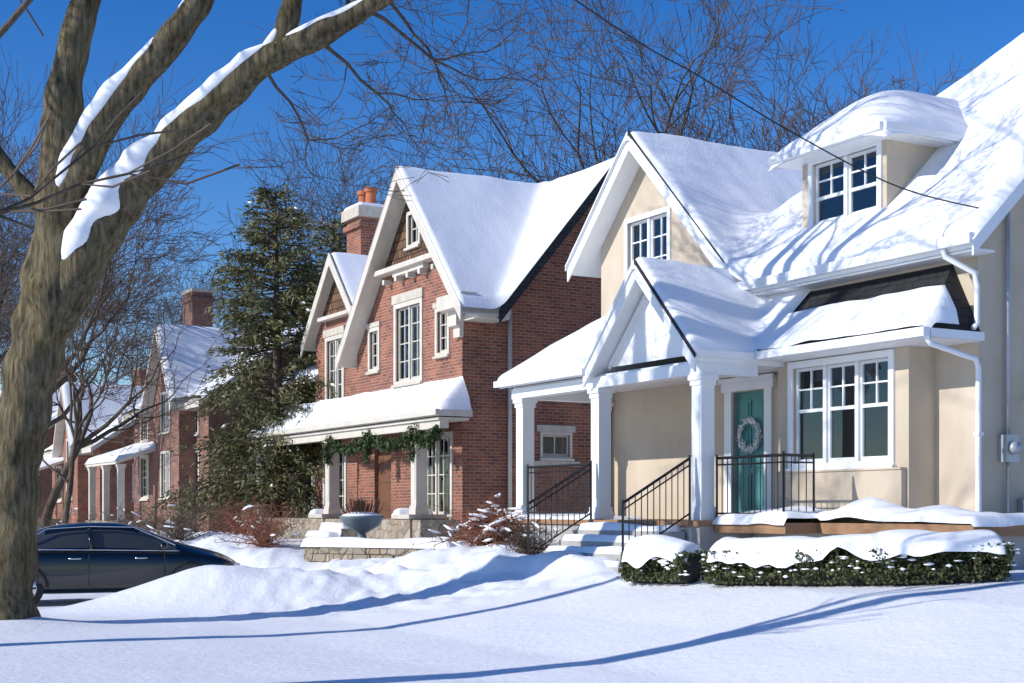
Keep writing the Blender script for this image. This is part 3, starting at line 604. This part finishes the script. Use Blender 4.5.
# ---- evergreen
def evergreen(name,X,Y,Ht,Rm,seed,nb=520):
    E=empty(name,(X,Y,g(X,Y))); mb=MB(); rng=random.Random(seed)
    tr=MB(); tr.tube([(0,0,-.2),(0.05,0,Ht*.5),(0,0,Ht*.97)],[.2,.13,.02],10,'bark2'); 
    for i in range(nb):
        h=.9+(Ht-1.1)*(rng.random()**1.0); f=1-h/Ht
        lump=1+.25*math.sin(h*2.3+seed)+.15*math.sin(h*5.1)
        az=rng.random()*6.283
        L=(Rm*(f**.62)*lump*rng.uniform(.6,1.15)+.3)*(1+.2*math.sin(az*2+h)); 
        d=Vector((math.cos(az),math.sin(az),rng.uniform(-.05,.45))); p=Vector((0,0,h)); n=max(3,int(L/.16)); pts=[p.copy()]
        for s_ in range(n):
            p=p+d*(L/n); d.z-=.05; d+=Vector((rng.gauss(0,.05),rng.gauss(0,.05),0)); pts.append(p.copy())
            if s_<n*.3: continue
            for c_ in range(9):
                q=p+Vector((rng.gauss(0,.12),rng.gauss(0,.12),rng.gauss(0,.09)))
                dd=(d*.7+Vector((rng.gauss(0,.6),rng.gauss(0,.6),rng.gauss(-.25,.4)))).normalized(); e=dd.cross(Vector((rng.gauss(0,1),rng.gauss(0,1),rng.gauss(0,1)))).normalized()*rng.uniform(.02,.04); dd*=rng.uniform(.12,.26)
                mb.face([q-e,q+e,q+dd],'spruce')
            if rng.random()<.03 and s_>n*.5:
                q=p+Vector((0,0,.06)); mb.tube([q-d*.1,q,q+d*.1],[.01,.05,.01],5,'snow')
        tr.tube([pts[0],pts[len(pts)//2],pts[-1]],[.03,.02,.006],3,'bark2',False)
    tr.build('trunk',E); mb.build('foliage',E)
evergreen('evergreen_tree',-6.9,41.5,10.2,2.35,4,480)
evergreen('evergreen_tree',-5.9,46.5,10.3,2.0,9,300)
evergreen('evergreen_tree',-15.5,76,9,2.4,14,160)
# ================================================================== HEDGE
def hedge(name,path,hh,wd,seed,N):
    E=empty(name); rng=random.Random(seed); P=[Vector((x,y,0)) for x,y in path]; P,_=catmull(P,[1]*len(P),12); mb=MB(); core=MB()
    zs=[g(p.x,p.y) for p in P]; n=len(P)
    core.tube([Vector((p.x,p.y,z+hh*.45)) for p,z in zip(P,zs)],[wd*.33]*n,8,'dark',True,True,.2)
    for i in range(N):
        t=rng.random()*(n-1); k=int(t); fr=t-k; p=P[k].lerp(P[min(k+1,n-1)],fr); z=zs[k]+(zs[min(k+1,n-1)]-zs[k])*fr
        d=(P[min(k+1,n-1)]-P[k]).normalized() if k<n-1 else (P[k]-P[k-1]).normalized(); s_=Vector((d.y,-d.x,0))
        a=rng.uniform(-.3,math.pi+.3); rr=rng.uniform(.72,1.04)*(1+.3*noise.noise(Vector((p.x*3,p.y*3,a))))
        off=math.copysign(abs(math.cos(a))**.6,math.cos(a))*wd*.5*rr; zz=hh*.5+hh*.5*math.copysign(abs(math.sin(a))**.6,math.sin(a))*rr
        if rng.random()<.35: zz=rng.uniform(0.02,hh); 
        q=Vector((p.x,p.y,z+zz))+s_*off+d*rng.gauss(0,.03)
        e=Vector((rng.gauss(0,1),rng.gauss(0,1),rng.gauss(0,1))).normalized(); f_=e.cross(Vector((rng.gauss(0,1),rng.gauss(0,1),rng.gauss(0,1)))).normalized(); sz=rng.uniform(.018,.034)
        mb.face([q-e*sz,q+f_*sz*.6,q+e*sz,q-f_*sz*.6],'hedge')
    for i in range(N//250):
        t=rng.random()*(n-2); p=P[int(t)]; z=zs[int(t)]; d=(P[int(t)+1]-p).normalized(); s_=Vector((d.y,-d.x,0)); q=Vector((p.x,p.y,z+hh*rng.uniform(.1,1)**.6))+s_*wd*.5*(1 if rng.random()<.8 else -1)+d*rng.uniform(0,.2)
        l=rng.uniform(.02,.06); mb.tube([q-d*l,q,q+d*l],[.004,rng.uniform(.008,.022),.004],6,'snow')
    cap=MB(); vs=[];fs=[];m_=18
    for i,(p,z) in enumerate(zip(P,zs)):
        d=(P[min(i+1,n-1)]-P[max(i-1,0)]).normalized(); s_=Vector((d.y,-d.x,0)); ee=min(1,min(i,n-1-i)/3)**.5
        for j in range(m_+1):
            u_=-1+2*j/m_; o=u_*wd*.58*(.5+.5*ee)*(1+.3*noise.noise(Vector((p.x*2.5,p.y*2.5,j*.2))))
            hgt=(.17*math.sqrt(max(0,1-u_*u_))*ee)*(1+.7*noise.noise(Vector((p.x*1.8+o,p.y*1.8,2))))-(.10+.18*noise.noise(Vector((p.x*3.5,p.y*3.5,u_))))*abs(u_)**3
            q=Vector((p.x,p.y,z+hh*.98+hgt))+s_*o; vs.append(tuple(q))
    for i in range(n-1):
        for j in range(m_): fs.append((i*(m_+1)+j,i*(m_+1)+j+1,(i+1)*(m_+1)+j+1,(i+1)*(m_+1)+j))
    cap.faces(vs,fs,'snow',True); core.build('hedge_core',E); mb.build('hedge_leaves',E); cap.build('hedge_snow',E)
hedge('boxwood_hedge',[(2.7,18.5),(3.3,17.95),(4.3,17.2),(5.1,16.8),(5.75,16.75)],.44,.75,2,30000)
hedge('boxwood_shrub',[(1.65,19.5),(2.0,19.2),(2.4,18.85)],.40,.6,5,9000)
# ================================================================== twiggy shrubs
def shrub(name,X,Y,Hh,Rr,k,seed,n=60,snow=12,drop=0):
    E=empty(name,(X,Y,g(X,Y))); mb=MB(); rng=random.Random(seed); tips=[]
    for i in range(n):
        az=rng.random()*6.283; el=rng.uniform(.3,1.4); d=Vector((math.cos(az)*math.cos(el),math.sin(az)*math.cos(el),math.sin(el))); p=Vector((0,0,0)); pts=[p.copy()];L=Hh*rng.uniform(.7,1.1)
        for s_ in range(5):
            p=p+Vector((d.x*Rr/Hh,d.y*Rr/Hh,d.z))*L/5; d+=Vector((rng.gauss(0,.2),rng.gauss(0,.2),rng.gauss(0,.15)-drop)); pts.append(p.copy())
            if s_>0:
                for c_ in range(3):
                    e=p+Vector((rng.gauss(0,.6),rng.gauss(0,.6),rng.gauss(.1-drop,.5)))*.28; mb.tube([p,(p+e)/2+Vector((0,0,.03)),e],[.006,.005,.003],3,k,False); tips.append(e)
        mb.tube(pts,[.014,.012,.010,.008,.006,.004],4,k,False)
    for i in range(snow):
        p=rng.choice(tips)+Vector((0,0,.02)); a=rng.random()*3.14; d=Vector((math.cos(a),math.sin(a),rng.gauss(0,.3)))*rng.uniform(.06,.16)
        mb.tube([p-d,p-d*.5,p,p+d*.5,p+d],[.008,.022,.028,.022,.008],6,'snow')
    mb.build('branches',E)
shrub('weeping_maple_shrub',-.45,25.2,1.0,1.0,'redtwig',3,90,90,.12)
shrub('dogwood_shrub',-5.8,33,1.0,1.0,'redtwig',7,50,8)
shrub('dogwood_shrub',-8.2,35,1.1,1.3,'twig',8,50,8)
shrub('dogwood_shrub',-10.3,38,1.2,1.4,'twig',9,50,8)
shrub('dogwood_shrub',-7.2,37.5,1.0,1.3,'redtwig',10,50,8)
shrub('dogwood_shrub',.3,23.6,.5,.5,'twig',12,30,8)
shrub('dogwood_shrub',-13.2,42,1.2,1.8,'twig',13,50,8)
# ================================================================== stone wall, urn
sw=MB(); E=empty('stone_garden_wall',(-4.1,28.6,0),math.atan2(-1.6,2.9))
rng=random.Random(5)
for c_ in range(3):
    x=0
    while x<3.4:
        L=rng.uniform(.25,.5); sw.box(x,min(3.4,x+L-.015),-.16+rng.uniform(-.02,.02),.16,.42+c_*.16,.42+c_*.16+.148,'fieldstone'); x+=L
sw.build('stones',E)
snow_field('wall_snow',E,[(-.05,3.45,-.2,.2)],lambda x,y:.9,.16,.15,.06,.04,6)
E=empty('garden_urn',(-3.05,28.9,.93)); u_=MB()
prof=[(.0,.22),(.06,.22),(.09,.10),(.2,.08),(.26,.2),(.36,.36),(.48,.42),(.52,.46),(.55,.46)]
u_.tube([(0,0,z) for z,r_ in prof],[r_ for z,r_ in prof],24,'urn'); u_.box(-.25,.25,-.25,.25,-.5,-.001,'fieldstone')
rng=random.Random(2)
for i in range(160):
    a=rng.random()*6.28; rr=rng.random()*.3; u_.bar((rr*math.cos(a),rr*math.sin(a),.5),(rr*1.6*math.cos(a),rr*1.6*math.sin(a),.5+rng.uniform(.2,.42)),.007,'redtwig' if i%2 else 'twig',3)
vsn=[(0,0,.55),(0,0,.58),(0,0,.62),(0,0,.64)]; u_.tube(vsn,[.42,.38,.25,.05],16,'snow'); u_.build('urn_body',E)
# ================================================================== CAR
car=empty('parked_car',(-7.05,24.5,.0),R(22)); car.scale=(.97,.97,.97); cb=MB()
ST=[(-2.36,.68,.42,.72,.78,.52),(-2.27,.82,.28,.92,.99,.64),(-1.95,.88,.22,.97,1.05,.70),(-1.62,.90,.20,.97,1.08,.70),(-1.0,.91,.19,.965,1.36,.60),(-.5,.915,.19,.955,1.42,.62),(.1,.915,.19,.945,1.43,.62),(.5,.91,.19,.935,1.40,.61),(1.22,.905,.19,.92,1.06,.70),(1.65,.89,.20,.87,.97,.70),(2.08,.84,.22,.78,.86,.64),(2.30,.74,.28,.66,.72,.54),(2.38,.60,.36,.56,.62,.44)]
vs=[];NS=15
for (x,w_,zl,zb,zr,rw) in ST:
    half=[(w_*.78,zl),(w_*.96,zl+.10),(w_,.52),(w_*.985,zb-.10),(w_*.93,zb),(rw,zr-.06),(rw*.82,zr),(0,zr+.02)]
    for (y,z) in half: vs.append((x,-y,z))
    for (y,z) in half[-2::-1]: vs.append((x,y,z))
fs=[];gm=[]
for i in range(len(ST)-1):
    for j in range(NS-1):
        fs.append((i*NS+j,(i+1)*NS+j,(i+1)*NS+j+1,i*NS+j+1))
        side=j in (4,9); top=j in(5,6,7,8)
        gm.append((side and 3<=i<=7) or (top and i in(3,7)))
    fs.append((i*NS+NS-1,(i+1)*NS+NS-1,(i+1)*NS,i*NS)); gm.append(False)
fs.append(tuple(range(NS))); gm.append(False); fs.append(tuple(range((len(ST)-1)*NS,len(ST)*NS))[::-1]); gm.append(False)
cb.v.extend(vs); pi=cb.mi('carpaint'); gi=cb.mi('carglass')
for f_,q in zip(fs,gm): cb.f.append(f_); cb.m.append(gi if q else pi); cb.sm.append(True)
ob=cb.build('car_body',car); md=ob.modifiers.new('s','SUBSURF'); md.levels=2; md.render_levels=2
cd=MB()
for s_ in (-1,1):
    for x in (-1.38,1.40):
        cd.tube([(x,.60*s_,.33),(x,.62*s_,.33),(x,.86*s_,.33),(x,.885*s_,.33)],[.30,.335,.335,.30],28,'tyre')
        cd.tube([(x,.884*s_,.33),(x,.895*s_,.33)],[.22,.21],24,'chrome')
        for q in range(10):
            a=q*math.pi/5; cd.bar((x,.90*s_,.33),(x+.2*math.cos(a),.90*s_,.33+.2*math.sin(a)),.018,'tyre')
        pts=[(x+.385*math.cos(a),.893*s_,.34+.385*math.sin(a)) for a in [math.pi*k/14 for k in range(15)]]
        cd.tube(pts,[.028]*15,6,'tyre')
    cd.tube([(-.28,.875*s_,.96),(-.30,.66*s_,1.34)],[.035,.03],4,'carpaint')
    cd.tube([(-1.5,.87*s_,.985),(0,.885*s_,.965),(1.2,.86*s_,.935)],[.012]*3,6,'chrome')
    cd.tube([(-1.45,.80*s_,1.06),(-1.0,.67*s_,1.33),(-.3,.66*s_,1.37),(.45,.655*s_,1.355),(1.15,.76*s_,1.03)],[.014]*5,6,'chrome')
    for x in (-.32,.95,-1.15): cd.tube([(x,.918*s_,.35),(x,.925*s_,.6),(x,.90*s_,.9)],[.005]*3,4,'dark')
    for x in (-.55,.55): cd.tube([(x-.1,.925*s_,.82),(x+.1,.925*s_,.82)],[.016,.016],6,'chrome')
    cd.tube([(.92,.86*s_,.98),(.92,1.0*s_,1.02),(.92,1.06*s_,1.02)],[.03,.08,.05],10,'carpaint')
    cd.box(-2.33,-2.2,min(.45*s_,.80*s_),max(.45*s_,.80*s_),.70,.86,'tail'); cd.box(2.14,2.30,min(.42*s_,.74*s_),max(.42*s_,.74*s_),.58,.70,'chrome')
cd.box(-2.40,-2.3,-.26,.26,.56,.68,'white')
cd.build('wheels_and_trim',car)
# ================================================================== overhead wire
wi=MB(); E=empty('overhead_cable')
P_=[Vector(q) for q in [(-22,5.5,22),(-12,10.5,14.8),(-5,14.2,10.7),(.75,17,7.7),(2.36,17.8,7.02),(3.71,18.3,6.40),(5.14,18.8,5.86),tuple(W(5.12,.05,5.55))]]
pp,_=catmull(P_,[1]*len(P_),6); wi.tube(pp,[.010]*len(pp),5,'iron'); wi.build('cable',E)
# ================================================================== light, sky, camera
az=R(21); el=R(28)
sdir=Vector((math.cos(az)*math.cos(el),math.sin(az)*math.cos(el),-math.sin(el)))
L=bpy.data.lights.new('sun','SUN'); L.energy=4.7; L.angle=R(.5); L.color=(1,.97,.93)
lo=bpy.data.objects.new('sun',L); lo.rotation_euler=sdir.to_track_quat('-Z','Y').to_euler(); S.collection.objects.link(lo)
wd=bpy.data.worlds.new('World'); S.world=wd; wd.use_nodes=True; nt=wd.node_tree
sk=nt.nodes.new('ShaderNodeTexSky'); sk.sky_type='NISHITA'; sk.sun_disc=False; sk.sun_elevation=el; sk.sun_rotation=math.atan2(-sdir.x,-sdir.y)
sk.air_density=1.0; sk.dust_density=0.0; sk.ozone_density=3.0; sk.altitude=600
hsv=nt.nodes.new('ShaderNodeHueSaturation'); hsv.inputs['Hue'].default_value=.515; hsv.inputs['Saturation'].default_value=1.38; hsv.inputs['Value'].default_value=1.05
nt.links.new(sk.outputs[0],hsv.inputs['Color']); nt.links.new(hsv.outputs[0],nt.nodes['Background'].inputs[0]); nt.nodes['Background'].inputs[1].default_value=.14
cam=bpy.data.cameras.new('camera'); co=bpy.data.objects.new('camera',cam); S.collection.objects.link(co)
co.location=(0,0,1.6); co.rotation_euler=(R(90),0,0); cam.lens=50; cam.sensor_width=36; cam.shift_y=.1646; cam.clip_end=6000; cam.clip_start=.1
S.camera=co
S.view_settings.view_transform='Standard'; S.view_settings.look='None'; S.view_settings.exposure=0
